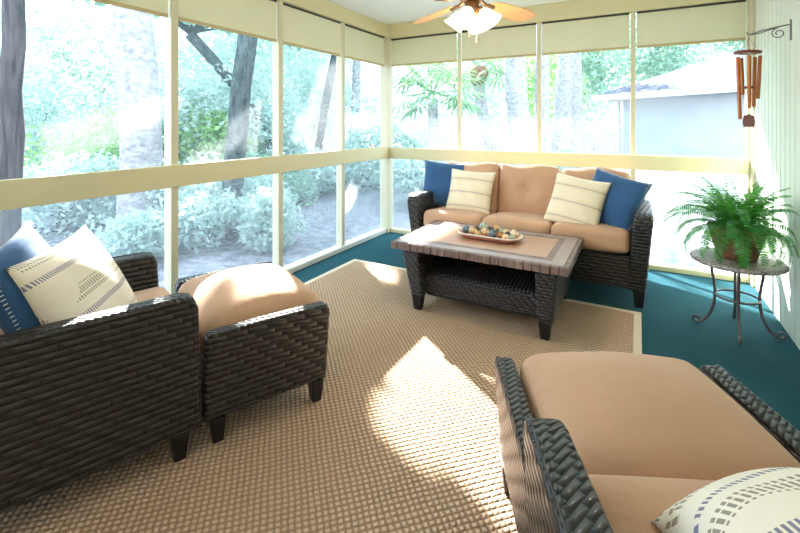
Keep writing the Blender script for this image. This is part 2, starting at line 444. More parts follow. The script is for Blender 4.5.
def ottoman(loc, rz, label):
    t = thing('ottoman', label, 'ottoman', loc, rz, 'wicker ottomans')
    W, T, D = .385, .07, .275
    for s in (-1, 1):
        out = [(-D, .10), (D - .01, .10), (D, .435), (D - .02, .46), (-D + .02, .46), (-D, .435)]
        bm = bmesh.new(); prism_x(bm, out, (W - T) if s > 0 else -W, W if s > 0 else -(W - T), lambda z, s=s: s * (z - .3) * .06, .018, 4)
        a = finish('side_panel', bm, 'wicker', t, smooth=True, wn=True, uv='box')
        f = lambda z: s * (W + (z - .3) * .06) - s * .011
        edge_roll(a, [(f(.1), D - .016, .104), (f(.42), D - .006, .43), (f(.45), D - .02, .454), (f(.455), 0, .456), (f(.45), -D + .02, .454), (f(.42), -D + .006, .43), (f(.1), -D + .005, .104)], .0065)
    for sy in (-1, 1):
        bm = bmesh.new(); box(bm, -W + T - .01, W - T + .01, sy * (D - .05) - .02, sy * (D - .05) + .02, .10, .32, .01); finish('apron', bm, 'wicker', t, smooth=True, wn=True, uv='box')
    bm = bmesh.new(); rbox(bm, 2 * (W - T) - .006, 2 * D + .02, .17, .075, .075, n=18, c=(0, 0, .395)); finish('cushion', bm, 'tan', t, smooth=True)
    for x in (-1, 1):
        for y in (-1, 1): foot(t, x * (W - .04), y * (D - .055))
    return t

def fwd(a): return Vector((math.sin(a), math.cos(a), 0))     # a clockwise from +y
def rgt(a): return Vector((math.cos(a), -math.sin(a), 0))
aL = math.radians(20); PL = Vector((-1.490, 1.085, RZ))       # outer front corner of the near arm
cL = PL - rgt(aL) * .395 - fwd(aL) * .40
armchair(cL, -aL, 'dark wicker armchair on the left with blue and cream pillows')
aO = math.radians(25); QL = Vector((-1.395, 1.36, RZ))        # middle of the ottoman's near side
cO = QL - rgt(aO) * .385
ottoman(cO, -aO, 'dark wicker ottoman with sunlit tan cushion in front of the left armchair')
aR = math.radians(-25); PR = Vector((-.245, 1.03, RZ))
cR = PR + rgt(aR) * .395 - fwd(aR) * .40
armchair(cR, -aR, 'dark wicker armchair on the right holding one cream dashed pillow')
cOR = Vector((-.455, 1.545, RZ)) + rgt(aR) * .385 - fwd(aR) * .265
ottoman(cOR, -aR, 'dark wicker ottoman with shaded tan cushion in front of the right armchair')

# ---- sofa
SX, SY = -.88, 3.44
t = thing('sofa', 'dark wicker three seat sofa with tan cushions under the back windows', 'sofa', (SX, SY, 0))
W, T, D = .955, .125, .84
for s in (-1, 1):
    out = [(.05, .115), (-.0, .60), (.02, .66), (.07, .685), (.20, .675), (D, .665), (D - .04, .115)]
    bm = bmesh.new(); prism_x(bm, out, (W - T) if s > 0 else -W, W if s > 0 else -(W - T), lambda z, s=s: s * (z - .4) * .09, .035, 4)
    finish('arm', bm, 'wicker', t, smooth=True, wn=True, uv='box')
bm = bmesh.new(); box(bm, -W + T - .03, W - T + .03, .055, .12, .125, .365, .015); finish('front_apron', bm, 'wicker', t, smooth=True, wn=True, uv='box')
bm = bmesh.new(); hexa(bm, [(-W + .02, D - .10, .12), (W - .02, D - .10, .12), (W - .02, D - .02, .12), (-W + .02, D - .02, .12)],
                       [(-W + .02, D - .02, .80), (W - .02, D - .02, .80), (W - .02, D + .06, .80), (-W + .02, D + .06, .80)], .025, 3)
finish('backrest', bm, 'wicker', t, smooth=True, wn=True, uv='box')
bm = bmesh.new(); box(bm, -W + T, W - T, .1, D - .08, .30, .34); finish('seat_deck', bm, 'foot', t)
iw = 2 * (W - T) / 3
for i in (-1, 0, 1):
    bm = bmesh.new(); rbox(bm, iw - .004, .64, .165, .05, .02, c=(0, 0, 0), m=Matrix.Rotation(math.radians(-5), 3, 'X'))
    for v in bm.verts: v.co += Vector((i * iw, .345, .432))
    finish('seat_cushion', bm, 'tan', t, smooth=True)
    bm = bmesh.new(); rbox(bm, iw - .004, .19, .49, .05, .012, n=22, crown_front=.05)
    for v in bm.verts:                      # tufted button dimple and centre seam
        p = v.co
        if p.y < 0:
            q = math.hypot(p.x, p.z - .03)
            p.y += .045 * math.exp(-(q / .07) ** 2) + .012 * math.exp(-(p.x / .02) ** 2)
        if p.z > 0: p.z += .012 * math.sin(p.x * 14 + i)
    R = Matrix.Rotation(math.radians(-12), 3, 'X')
    for v in bm.verts: v.co = R @ v.co + Vector((i * iw, .62, .68))
    bc = finish('back_cushion', bm, 'tan', t, smooth=True)
    bm = bmesh.new(); bmesh.ops.create_uvsphere(bm, u_segments=12, v_segments=8, radius=.016, matrix=Matrix.Translation((i * iw, .535, .725))); finish('button', bm, 'tan', bc, smooth=True)
for x, y in ((-W + .07, .10), (W - .07, .10), (-W + .07, D - .10), (W - .07, D - .10)): foot(t, x, y, .125, .08)

# ---- throw pillows
def pillow_bm(s, th, n=26):
    bm = bmesh.new(); uvl = bm.loops.layers.uv.verify(); G = {}
    for side in (-1, 1):
        for i in range(n + 1):
            for j in range(n + 1):
                u, v = 2 * i / n - 1, 2 * j / n - 1
                edge = i in (0, n) or j in (0, n)
                if edge and side == 1: G[side, i, j] = G[-1, i, j]; continue
                pin = 1 - .07 * (1 - abs(u) ** 2) * abs(v) ** 3 - .07 * (1 - abs(v) ** 2) * abs(u) ** 3
                x, z = u * s / 2, v * s / 2
                x *= 1 - .075 * (1 - v * v) * abs(u) ** 2; z *= 1 - .075 * (1 - u * u) * abs(v) ** 2
                hgt = th / 2 * (max(0, 1 - abs(u) ** 2.2) * max(0, 1 - abs(v) ** 2.2)) ** .55
                hgt += .004 * math.sin(u * 9 + v * 5) * (1 - u * u) * (1 - v * v)
                G[side, i, j] = bm.verts.new((x, side * hgt, z))
    for side in (-1, 1):
        for i in range(n):
            for j in range(n):
                q = [(i, j), (i + 1, j), (i + 1, j + 1), (i, j + 1)]
                if side == 1: q = q[::-1]
                f = bm.faces.new([G[side, a, b] for a, b in q])
                for lp, (a, b) in zip(f.loops, q): lp[uvl].uv = (a / n, b / n)
    return bm
def pillow(label, mat, s, th, loc, yaw, lean, roll, stitched=False):
    o = finish('throw_pillow', pillow_bm(s, th), mat, smooth=True)
    o.matrix_world = Matrix.Translation(loc) @ Matrix.Rotation(yaw, 4, 'Z') @ Matrix.Rotation(-lean, 4, 'X') @ Matrix.Rotation(roll, 4, 'Y')
    tag(o, label, 'pillow', 'throw pillows')
    if stitched:
        bm = bmesh.new(); n = 30
        for k in range(4):
            for i in range(1, n):
                u = 2 * i / n - 1; sag = 1 - .075 * (1 - u * u)
                a = s / 2 * sag * .93; b = s / 2 * sag * 1.005; c = u * s / 2
                yy = -.012
                p, q = ((c, yy - .01, a), (c, 0, b)) if k == 0 else ((c, yy - .01, -a), (c, 0, -b)) if k == 1 else ((a, yy - .01, c), (b, 0, c)) if k == 2 else ((-a, yy - .01, c), (-b, 0, c))
                tube(bm, [p, q], .0018, 4)
        finish('edge_stitching', bm, 'thread', o)
    return o
d2 = math.radians
pillow('denim blue throw pillow at the left end of the sofa', 'blue', .46, .16, (-1.66, 3.90, .725), d2(22), d2(20), d2(5), True)
pillow('cream striped throw pillow leaning on the blue one at the left end of the sofa', 'cream', .43, .15, (-1.37, 3.80, .685), d2(6), d2(25), d2(3))
pillow('cream striped throw pillow beside the right blue pillow on the sofa', 'cream', .44, .15, (-.44, 3.72, .685), d2(-10), d2(24), d2(8))
pillow('denim blue throw pillow with pointed corner at the right end of the sofa', 'blue', .47, .17, (-.185, 3.80, .70), d2(-24), d2(24), d2(12), True)

def inchair(c, a, x, y, z): return c + rgt(a) * x + fwd(a) * y + Vector((0, 0, z))
pillow('denim blue pillow behind the cream dashed pillow in the left armchair', 'blue', .47, .17, inchair(cL, aL, .07, -.10, .675), PI - aL - d2(16), d2(20), d2(-4), True)
pillow('cream pillow with blue and tan dashes in front in the left armchair', 'pattern', .49, .17, inchair(cL, aL, .10, .055, .635), PI - aL - d2(32), d2(28), d2(-4))
pillow('cream pillow with blue and tan dashes cut off at the lower right corner', 'pattern', .50, .24, inchair(cR, aR, .035, .015, .66), PI - aR, d2(58), d2(10))

# ================================================================= COFFEE TABLE
TX, TY, TZ = -.957, 3.055, .475
t = thing('coffee_table', 'rectangular mosaic topped coffee table with wicker ends and shelf on the rug', 'table', (TX, TY, RZ))
def stone():
    k = NT('mosaic_stone'); o = k.obj(); x, y, z = k.xyz(o)
    br = k.n('ShaderNodeTexBrick', offset=.0, i_Vector=o, i_Color1=(*srgb(88, 68, 62), 1), i_Color2=(*srgb(134, 110, 104), 1), i_Mortar=(*srgb(70, 56, 54), 1), i_Scale=1.0)
    br.inputs['Brick Width'].default_value = .055; br.inputs['Row Height'].default_value = .055; br.inputs['Mortar Size'].default_value = .003
    n1 = k.noise(o, 26, 4); n2 = k.noise(o, 5, 3)
    col = k.mix(k.math('MULTIPLY', n1, .8), br.outputs[0], srgb(80, 58, 50))
    col = k.mix(k.math('MULTIPLY', n2, .5), col, srgb(168, 150, 146))
    return k.done(k.bsdf(col, .5, k.bump(k.math('ADD', n1, k.math('MULTIPLY', br.outputs['Fac'], -.6)), .004), .4))
def plank():
    k = NT('table_centre'); o = k.obj()
    n = k.noise(k.n('ShaderNodeMapping', i_Vector=o, i_Scale=(2, 14, 2)).outputs[0], 1.5, 4)
    col = k.mix(n, srgb(186, 142, 104), srgb(158, 128, 112))
    return k.done(k.bsdf(col, .38, k.bump(n, .001), .5))
def slate():
    k = NT('table_border'); o = k.obj()
    n = k.noise(o, 9, 4)
    return k.done(k.bsdf(k.mix(n, srgb(126, 110, 108), srgb(160, 146, 144)), .3, k.bump(k.noise(o, 40), .001), .5))
M['stone'], M['plank'], M['slate'] = stone(), plank(), slate()
bm = bmesh.new(); hx, hy = .602, .395
for side, L in ((0, hx), (1, hx), (2, hy), (3, hy)):                      # rim of rough little blocks
    n = int(L * 2 / .052)
    for i in range(n):
        a = -L + 2 * L * i / n; b = -L + 2 * L * (i + 1) / n; j = random.uniform(-.004, .004)
        if side < 2:
            s = -1 if side == 0 else 1; e = s * (hy + j); f = s * (hy - .03)
            box(bm, a + .0008, b - .0008, min(e, f), max(e, f), TZ - .052 - RZ, TZ - .003 - RZ, .004, 1)
        else:
            s = -1 if side == 2 else 1; e = s * (hx + j); f = s * (hx - .03)
            box(bm, min(e, f), max(e, f), a + .0008, b - .0008, TZ - .052 - RZ, TZ - .003 - RZ, .004, 1)
top = finish('tabletop', bm, 'stone', t)
bm = bmesh.new(); box(bm, -hx + .03, hx - .03, -hy + .03, hy - .03, TZ - .04 - RZ, TZ - .001 - RZ); finish('slate_border', bm, 'slate', top)
bm = bmesh.new()
for a in ((-.49, .49, -.285, -.245), (-.49, .49, .245, .285), (-.49, -.45, -.245, .245), (.45, .49, -.245, .245)):
    box(bm, *a, TZ - .005 - RZ, TZ + .0005 - RZ)
finish('mosaic_band', bm, 'stone', top)
bm = bmesh.new(); box(bm, -.45, .45, -.245, .245, TZ - .006 - RZ, TZ + .0002 - RZ); finish('centre_panel', bm, 'plank', top)
for s in (-1, 1):
    x0, x1 = s * .50, s * .385
    bm = bmesh.new(); z1 = TZ - .054 - RZ
    o_ = .03
    hexa(bm, [(o_ + s * .48, -.375, .09), (o_ + s * .48, .375, .09), (o_ + s * .385, .375, .09), (o_ + s * .385, -.375, .09)][::s],
         [(o_ * .3 + s * .53, -.388, z1), (o_ * .3 + s * .53, .388, z1), (o_ * .3 + s * .395, .388, z1), (o_ * .3 + s * .395, -.388, z1)][::s], .02, 3)
    finish('end_panel', bm, 'wicker_fine', t, smooth=True, wn=True, uv='box')
    for sy in (-1, 1): foot(t, o_ + s * .433, sy * .345, .11, .075)
bm = bmesh.new(); prism_x(bm, [(-.27, .075), (-.30, .10), (-.305, .215), (-.27, .245), (.27, .26), (.30, .10), (.27, .075)], -.37, .43, None, .015, 3)
finish('shelf', bm, 'wicker_fine', t, smooth=True, wn=True, uv='box')

# ---- tray of balls
M['terra'] = plain('salmon_glaze', srgb(190, 120, 98), .4, .15)
M['trayrim'] = plain('tray_rim_cream', srgb(220, 206, 190), .4, .08)
TRX, TRY, TRA = -.955, 3.07, d2(-2)
t = thing('serving_tray', 'long shallow salmon tray holding decorative balls on the coffee table', 'tray', (TRX, TRY, TZ + .001), TRA)
def loft(bm, rings, cap0=True, cap1=True):
    R = [[bm.verts.new(p) for p in r] for r in rings]; n = len(R[0])
    for A, B in zip(R, R[1:]):
        for j in range(n): bm.faces.new((A[j], A[(j + 1) % n], B[(j + 1) % n], B[j]))
    if cap0: bm.faces.new(R[0][::-1])
    if cap1: bm.faces.new(R[-1])
rr = lambda w, d, r, z: [(x, y, z) for x, y in rnd_rect(w, d, r, 7)]
bm = bmesh.new(); loft(bm, [rr(.36, .13, .05, 0), rr(.40, .17, .07, .006), rr(.455, .215, .09, .034), rr(.445, .205, .085, .036), rr(.39, .16, .07, .012)]); finish('tray_body', bm, 'terra', t, smooth=True)
bm = bmesh.new(); pr = rnd_rect(.462, .222, .095, 8); tube(bm, [(x, y, .037) for x, y in pr], .006, 8, closed=True); finish('rim', bm, 'trayrim', t, smooth=True)
def ballmat(name, c, c2, sc_=60):
    k = NT(name); o = k.obj(); n = k.noise(o, sc_, 3)
    return k.done(k.bsdf(k.mix(k.ramp(n, [(.4, (0, 0, 0)), (.6, (1, 1, 1))]), c, c2), .7, k.bump(n, .006), .3))
BM = {'slate blue': (srgb(78, 96, 110), srgb(124, 142, 150)), 'tan and cream speckled': (srgb(168, 122, 76), srgb(232, 214, 176)), 'pale sage': (srgb(140, 156, 140), srgb(192, 202, 184)),
      'cream': (srgb(208, 184, 138), srgb(240, 226, 190)), 'copper brown': (srgb(128, 70, 34), srgb(206, 150, 88)), 'dark grey': (srgb(50, 48, 52), srgb(96, 92, 92)), 'gold': (srgb(186, 146, 84), srgb(224, 196, 140))}
for kk in BM: M['ball_' + kk] = ballmat('ball_' + kk.replace(' ', '_'), *BM[kk])
balls = [  # u along tray, v across (negative is the near side), height above table, radius, kind, where
    (-.180, -.005, .045, .030, 'slate blue', 'at the left end of the tray'), (-.122, -.022, .047, .031, 'tan and cream speckled', 'second from the left end of the tray'),
    (-.062, .050, .074, .032, 'pale sage', 'topmost at the back of the tray'), (-.070, -.058, .040, .025, 'gold', 'small, low at the front left of the tray'),
    (-.122, .050, .042, .026, 'dark grey', 'behind the speckled ball near the left end of the tray'), (-.022, -.030, .050, .033, 'tan and cream speckled', 'in the middle front of the tray'),
    (-.008, .050, .050, .027, 'dark grey', 'behind the middle of the tray'), (.038, -.040, .047, .031, 'slate blue', 'in the middle front of the tray'),
    (.058, .032, .054, .031, 'pale sage', 'at the back right of the middle in the tray'), (.092, -.036, .043, .027, 'copper brown', 'in the front right of the tray'),
    (.112, .038, .046, .029, 'cream', 'at the back right of the tray'), (.134, -.052, .041, .023, 'cream', 'small, in front at the right end of the tray'),
    (.138, -.004, .050, .022, 'dark grey', 'small, beside the big cream ball at the right of the tray'), (.177, .018, .052, .033, 'cream', 'largest, at the right end of the tray'),
    (.174, -.042, .040, .023, 'pale sage', 'small, in front at the right end of the tray'), (.052, .000, .084, .020, 'gold', 'small, lying on top in the middle of the tray')]
Rz = Matrix.Rotation(TRA, 3, 'Z')
for u, v, z, r, kd, wh in balls:
    bm = bmesh.new(); bmesh.ops.create_icosphere(bm, subdivisions=4, radius=r)
    for w in bm.verts:
        c = w.co / r; w.co *= 1 + .035 * math.sin(c.x * 13 + u * 40) * math.sin(c.y * 13) + .03 * math.sin(c.z * 15 + v * 50)
    o = finish('decorative_ball', bm, 'ball_' + kd, smooth=True)
    o.location = Vector((TRX, TRY, TZ)) + Rz @ Vector((u, v, z))
    tag(o, '%s decorative ball %s' % (kd, wh), 'ball', 'decorative balls in the tray')

# ================================================================= FERN ON ITS TABLE
GX, GY, GZ = .55, 3.42, .465
M['iron'] = plain('weathered_iron', srgb(112, 104, 104), .45, .2, 20, .001, 80, .5, .6)
M['brass'] = plain('scroll_brass', srgb(176, 150, 112), .4, .1, 20, 0, 60, .5, .5)
def greystone():
    k = NT('grey_stone_mosaic'); o = k.obj()
    v = k.n('ShaderNodeTexVoronoi', feature='DISTANCE_TO_EDGE', i_Vector=o, i_Scale=38.0).outputs['Distance']
    vc = k.n('ShaderNodeTexVoronoi', i_Vector=o, i_Scale=38.0).outputs['Color']
    n = k.noise(o, 14, 4)
    col = k.mix(n, srgb(160, 150, 148), srgb(206, 200, 198)); col = k.mix(k.math('MULTIPLY', k.xyz(vc)[0], .3), col, srgb(150, 132, 124))
    col = k.mix(k.math('LESS_THAN', v, .07), col, srgb(120, 112, 112))
    return k.done(k.bsdf(col, .5, k.bump(v, .003), .4))
M['gstone'] = greystone()
t = thing('side_table', 'small round stone topped side table with scrolled iron legs under the fern', 'table', (GX, GY, 0), d2(-5))
bm = bmesh.new(); lathe(bm, [(.05, GZ - .03), (.235, GZ - .03), (.247, GZ - .022), (.247, GZ - .006), (.24, GZ), (.001, GZ)], 40); finish('tabletop', bm, 'gstone', t, smooth=True, wn=True)
for i in range(4):
    a = i * PI / 2; c, s = math.cos(a), math.sin(a)
    prof = [(.135, GZ - .03), (.128, .36), (.118, .30), (.112, .24), (.115, .17), (.128, .11), (.15, .06), (.175, .028), (.2, .012)]
    cen = (.212, .032)
    for q in range(13):
        th = -1.9 + q * .5; rad = .021 * (1 - q * .028); prof.append((cen[0] + rad * math.cos(th), cen[1] + rad * math.sin(th)))
    bm = bmesh.new(); tube(bm, [(r * c, r * s, max(z, .0085)) for r, z in prof], [.0085] * 9 + [.008 - .0003 * q for q in range(13)], 8)
    lg = finish('leg', bm, 'iron', t, smooth=True)
bm = bmesh.new(); tube(bm, [(.114 * math.cos(q * PI / 16), .114 * math.sin(q * PI / 16), .22) for q in range(32)], .007, 8, closed=True); finish('ring_stretcher', bm, 'iron', t, smooth=True)

def basket():
    k = NT('woven_basket'); u, v, _ = k.xyz(k.uv())
    a = k.math('SINE', k.math('MULTIPLY', u, 190)); b = k.math('SINE', k.math('ADD', k.math('MULTIPLY', v, 420), k.math('MULTIPLY', a, 1.2)))
    f = k.math('ADD', .5, k.math('MULTIPLY', b, .5))
    col = k.mix(f, srgb(92, 56, 38), srgb(176, 124, 90))
    return k.done(k.bsdf(col, .8, k.bump(f, .004), .2))
M['basket'] = basket()
def fernmat():
    k = NT('fern_green'); g = k.n('ShaderNodeNewGeometry'); o = k.obj()
    col = k.mix(g.outputs['Random Per Island'], srgb(30, 128, 66), srgb(110, 190, 70))
    col = k.mix(k.math('MULTIPLY', k.noise(o, 6), .6), col, srgb(24, 110, 80))
    p = k.bsdf(col, .38, None, .5); tr = k.n('ShaderNodeBsdfTranslucent', i_0=k.mix(.5, col, srgb(150, 220, 60))).outputs[0]
    return k.done(k.n('ShaderNodeMixShader', i_0=.3, i_1=p, i_2=tr).outputs[0])
M['fern'] = fernmat()
M['soil'] = plain('potting_soil', (.03, .02, .015), .95)
t = thing('potted_fern', 'bushy green fern in a brown woven basket pot on the stone topped table', 'plant', (GX, GY, GZ + .001))
bm = bmesh.new(); lathe(bm, [(.085, 0), (.10, .004), (.118, .06), (.138, .13), (.152, .19), (.158, .20), (.152, .205), (.14, .195), (.135, .18)], 36)
uvl = bm.loops.layers.uv.verify()
for f in bm.faces:
    for lp in f.loops:
        c = lp.vert.co; lp[uvl].uv = (math.atan2(c.y, c.x) * .13, c.z)
finish('pot', bm, 'basket', t, smooth=True)
bm = bmesh.new(); lathe(bm, [(.001, .17), (.136, .176), (.137, .172)], 24); finish('soil', bm, 'soil', t)
def frond(az, elev, L, droop, seed):
    rn = random.Random(seed); bm = bmesh.new(); pts = []; p = Vector((math.cos(az) * .03, math.sin(az) * .03, .19)); e = elev; n = 34
    yaw = az
    for i in range(n + 1):
        pts.append(p.copy()); st = L / n
        dv = Vector((math.cos(yaw) * math.cos(e), math.sin(yaw) * math.cos(e), math.sin(e)))
        p = p + dv * st; e -= droop / n * (.5 + 1.4 * i / n); yaw += rn.uniform(-.02, .02)
    tube(bm, pts, [.0024 * (1 - .7 * i / n) for i in range(n + 1)], 5)
    for i in range(3, n + 1):
        tdir = (pts[min(i + 1, n)] - pts[i - 1]).normalized()
        side = tdir.cross(Vector((0, 0, 1)))
        if side.length < .2: side = Vector((-math.sin(yaw), math.cos(yaw), 0))
        side.normalize(); up = side.cross(tdir).normalized()
        f = i / n; ll = .058 * (min(1, .35 + f * 2.2)) * (1 - max(0, f - .45) ** 1.3 * 1.55) * rn.uniform(.9, 1.1)
        for s in (-1, 1):
            for half in (0,):
                b = pts[i - 1].lerp(pts[i], half) if half else pts[i]
                d = (side * s + tdir * .35 - up * .22 + Vector((0, 0, rn.uniform(-.1, .1)))).normalized()
                w = .0048; m = b + d * ll * .5; tip = b + d * ll - up * ll * .14
                vs = [bm.verts.new(q) for q in (b - tdir * w * .6, m - tdir * w + up * .002, tip, m + tdir * w + up * .002, b + tdir * w * .6)]
                bm.faces.new(vs)
    return bm
nf = 66
for i in range(nf):
    az = i * 2.39996 + random.uniform(-.2, .2); q = (i / nf)
    el = d2(12 + 70 * q + random.uniform(-6, 6)); L = random.uniform(.40, .53) * (1 - .14 * q)
    dr = (2.0 - 1.05 * q) * random.uniform(.85, 1.2)
    if i < 18: dr *= 1.25; L *= .95
    if math.cos(az) > .2: L = min(L, .40)          # the board wall limits it on that side
    fb = frond(az, el, L, dr, i)
    for v in fb.verts:
        m_ = RX - .02 - GX
        if v.co.x > m_ - .06: v.co.x = m_ - .06 * math.exp(-(v.co.x - m_ + .06) / .06)
    finish('frond', fb, 'fern', t)

# ================================================================= WIND CHIME ON ITS BRACKET
BYK = 3.47
pw = lambda r, z: (RX - r, BYK, z)
t = thing('wall_bracket', 'thin scrolled iron bracket on the board wall holding the wind chime', 'bracket', (RX, BYK, 1.89))
bz = 0
bm = bmesh.new(); box(bm, -.006, 0, -.012, .012, -.055, .075, .003, 1); finish('wall_plate', bm, 'iron', t)
bm = bmesh.new(); tube(bm, [(-.006, 0, .045), (-.07, 0, .035), (-.14, 0, .02), (-.20, 0, .0), (-.212, 0, .006), (-.216, 0, .018)], .0035, 6); finish('arm', bm, 'iron', t, smooth=True)
bm = bmesh.new(); pts = []
for q in range(22):
    th = q * .42; r = .034 * (1 - q / 30); pts.append((-.06 + r * math.cos(th + PI * .5) * 1.1, 0, -.005 + r * math.sin(th + PI * .5)))
pts = pts[::-1] + [(-.10, 0, .022), (-.15, 0, .004), (-.20, 0, -.002)]
tube(bm, pts, .003, 6); finish('scroll', bm, 'iron', t, smooth=True)
M['copper'] = plain('copper_tube', srgb(176, 104, 52), .35, .15, 12, 0, 60, .5, .3)
M['redwood'] = plain('redwood', srgb(124, 62, 36), .5, .2, 30)
M['weight'] = plain('sail_brown', srgb(128, 88, 84), .6, .15)
CHX = RX - .207
t = thing('wind_chime', 'wooden wind chime with copper tubes hanging from the scrolled bracket', 'wind chime', (CHX, BYK, 1.885))
bm = bmesh.new(); tube(bm, [(0, 0, 0), (0, 0, -.09)], .0015, 5)
for q in range(3):
    a = q * 2.1; tube(bm, [(0, 0, -.01), (math.cos(a) * .05, math.sin(a) * .05, -.1)], .001, 4)
tube(bm, [(0, 0, -.11), (0, 0, -.50)], .0012, 5)
finish('cord', bm, 'iron', t)
bm = bmesh.new(); lathe(bm, [(.04, -.118), (.070, -.114), (.073, -.107), (.07, -.1), (.03, -.098)], 28, mat=Matrix.Rotation(d2(3), 3, 'Y')); finish('top_disc', bm, 'redwood', t, smooth=True, wn=True)
bm = bmesh.new(); lathe(bm, [(.02, -.34), (.024, -.338), (.024, -.325), (.02, -.323)], 20); finish('clapper', bm, 'redwood', t)
for ang_, ln in ((162, .40), (234, .33), (90, .24), (306, .27), (18, .32)):
    a = YAW + d2(ang_); x, y = math.cos(a) * .058, math.sin(a) * .058
    tz = -.135; bm = bmesh.new()
    lean = Vector((-math.cos(a) * .012, -math.sin(a) * .012, -ln))
    tube(bm, [Vector((x, y, tz)), Vector((x, y, tz)) + lean], .0105, 12)
    tb = finish('chime_tube', bm, 'copper', t, smooth=True, wn=True)
    bm = bmesh.new(); tube(bm, [(x, y, tz + .004), (x, y, -.11)], .0015, 4); finish('tube_cord', bm, 'thread', tb)
bm = bmesh.new(); pr = [(0, -.50), (.024, -.512), (.032, -.55), (.026, -.585), (-.026, -.585), (-.032, -.55), (-.024, -.512)]
A = [bm.verts.new((x, -.004, z)) for x, z in pr]; B = [bm.verts.new((x, .004, z)) for x, z in pr]
bm.faces.new(A); bm.faces.new(B[::-1])
for i in range(len(pr)): bm.faces.new((A[(i + 1) % 7], A[i], B[i], B[(i + 1) % 7]))
finish('wind_sail', bm, 'weight', t)

# ================================================================= CEILING FAN
FD = 2.74; fp = at(472, FD)
t = thing('ceiling_fan', 'ceiling fan with five honey wood blades and lit frosted glass bell shades', 'ceiling fan', (fp.x, fp.y, CZ))
M['fanmetal'] = plain('antique_brass', srgb(150, 112, 78), .35, .1, 10, 0, 60, .5, .7)
def blademat():
    k = NT('honey_blade'); o = k.obj()
    n = k.noise(o, 7, 4); col = k.mix(n, srgb(226, 160, 92), srgb(240, 184, 118))
    return k.done(k.bsdf(col, .45, None, .4))
M['blade'] = blademat()
bm = bmesh.new(); lathe(bm, [(.075, 0), (.07, -.03), (.03, -.06), (.02, -.065)][::-1], 28); finish('canopy', bm, 'fanmetal', t, smooth=True)
bm = bmesh.new(); tube(bm, [(0, 0, -.06), (0, 0, -.25)], .013, 12); finish('downrod', bm, 'fanmetal', t, smooth=True)
bm = bmesh.new(); lathe(bm, [(.03, -.43), (.07, -.42), (.10, -.39), (.115, -.36), (.115, -.32), (.09, -.27), (.04, -.245), (.015, -.24)], 32); finish('motor_housing', bm, 'fanmetal', t, smooth=True)
rf = lambda ang: RV * math.cos(ang) + FV * math.sin(ang)
for q in range(5):
    ang = d2(116 - 72 * q); D_ = rf(ang); S_ = Vector((-D_.y, D_.x, 0))
    bm = bmesh.new()
    prof = [(.20, .045), (.28, .062), (.40, .073), (.52, .080), (.62, .080), (.69, .068), (.725, .045), (.735, .018)]
    up = []; dn = []
    for s in (1, -1):
        for r, w in (prof if s == 1 else prof[::-1]):
            c = D_ * r + S_ * (w * s) + Vector((0, 0, -.405 - s * w * .22))
            up.append(bm.verts.new(c)); dn.append(bm.verts.new(c - Vector((0, 0, .006))))
    bm.faces.new(up); bm.faces.new(dn[::-1]); n = len(up)
    for i in range(n): bm.faces.new((up[(i + 1) % n], up[i], dn[i], dn[(i + 1) % n]))
    b = finish('blade', bm, 'blade', t)
    bm = bmesh.new(); A0 = D_ * .09 + Vector((0, 0, -.40)); tube(bm, [A0, D_ * .15 + Vector((0, 0, -.417)), D_ * .24 + Vector((0, 0, -.414))], [.013, .012, .016], 8); finish('blade_iron', bm, 'fanmetal', b, smooth=True)
bm = bmesh.new(); lathe(bm, [(.012, -.535), (.03, -.53), (.045, -.50), (.04, -.46), (.05, -.43)], 24); finish('light_fitter', bm, 'fanmetal', t, smooth=True)
def glow():
    k = NT('frosted_glass_lit')
    e = k.n('ShaderNodeEmission', i_0=(1.0, .86, .62, 1), i_1=1.4).outputs[0]; p = k.bsdf((.95, .93, .88), .3)
    return k.done(k.n('ShaderNodeAddShader', i_0=p, i_1=e).outputs[0])
M['glow'] = glow()
for q in range(4):
    ang = d2(-40 + 90 * q + 12); D_ = rf(ang); T_ = Matrix.Rotation(d2(52), 3, Vector((D_.y, -D_.x, 0)).normalized())
    # bell shade opening outward and down
    axis = (D_ * .62 + Vector((0, 0, -.78))).normalized(); rot = Vector((0, 0, 1)).rotation_difference(axis).to_matrix()
    base = D_ * .055 + Vector((0, 0, -.475))
    bm = bmesh.new(); tube(bm, [D_ * .02 + Vector((0, 0, -.47)), base, base + axis * .025], [.012, .016, .022], 10); a = finish('lamp_arm', bm, 'fanmetal', t, smooth=True)
    bm = bmesh.new(); lathe(bm, [(.024, .018), (.036, .035), (.048, .065), (.055, .095), (.07, .125), (.066, .124), (.05, .095), (.042, .062), (.03, .036)], 24, base, rot); finish('lamp_shade', bm, 'glow', t, smooth=True)
for dx, dz in ((.03, -.66), (-.02, -.62)):
    p = RV * dx
    bm = bmesh.new(); tube(bm, [(p.x, p.y, -.50), (p.x, p.y, dz)], .0014, 5); c = finish('pull_chain', bm, 'fanmetal', t)
    bm = bmesh.new(); lathe(bm, [(.002, dz - .03), (.005, dz - .025), (.004, dz - .005), (.001, dz)], 8, (p.x, p.y, 0)); finish('chain_pull', bm, 'redwood', c)

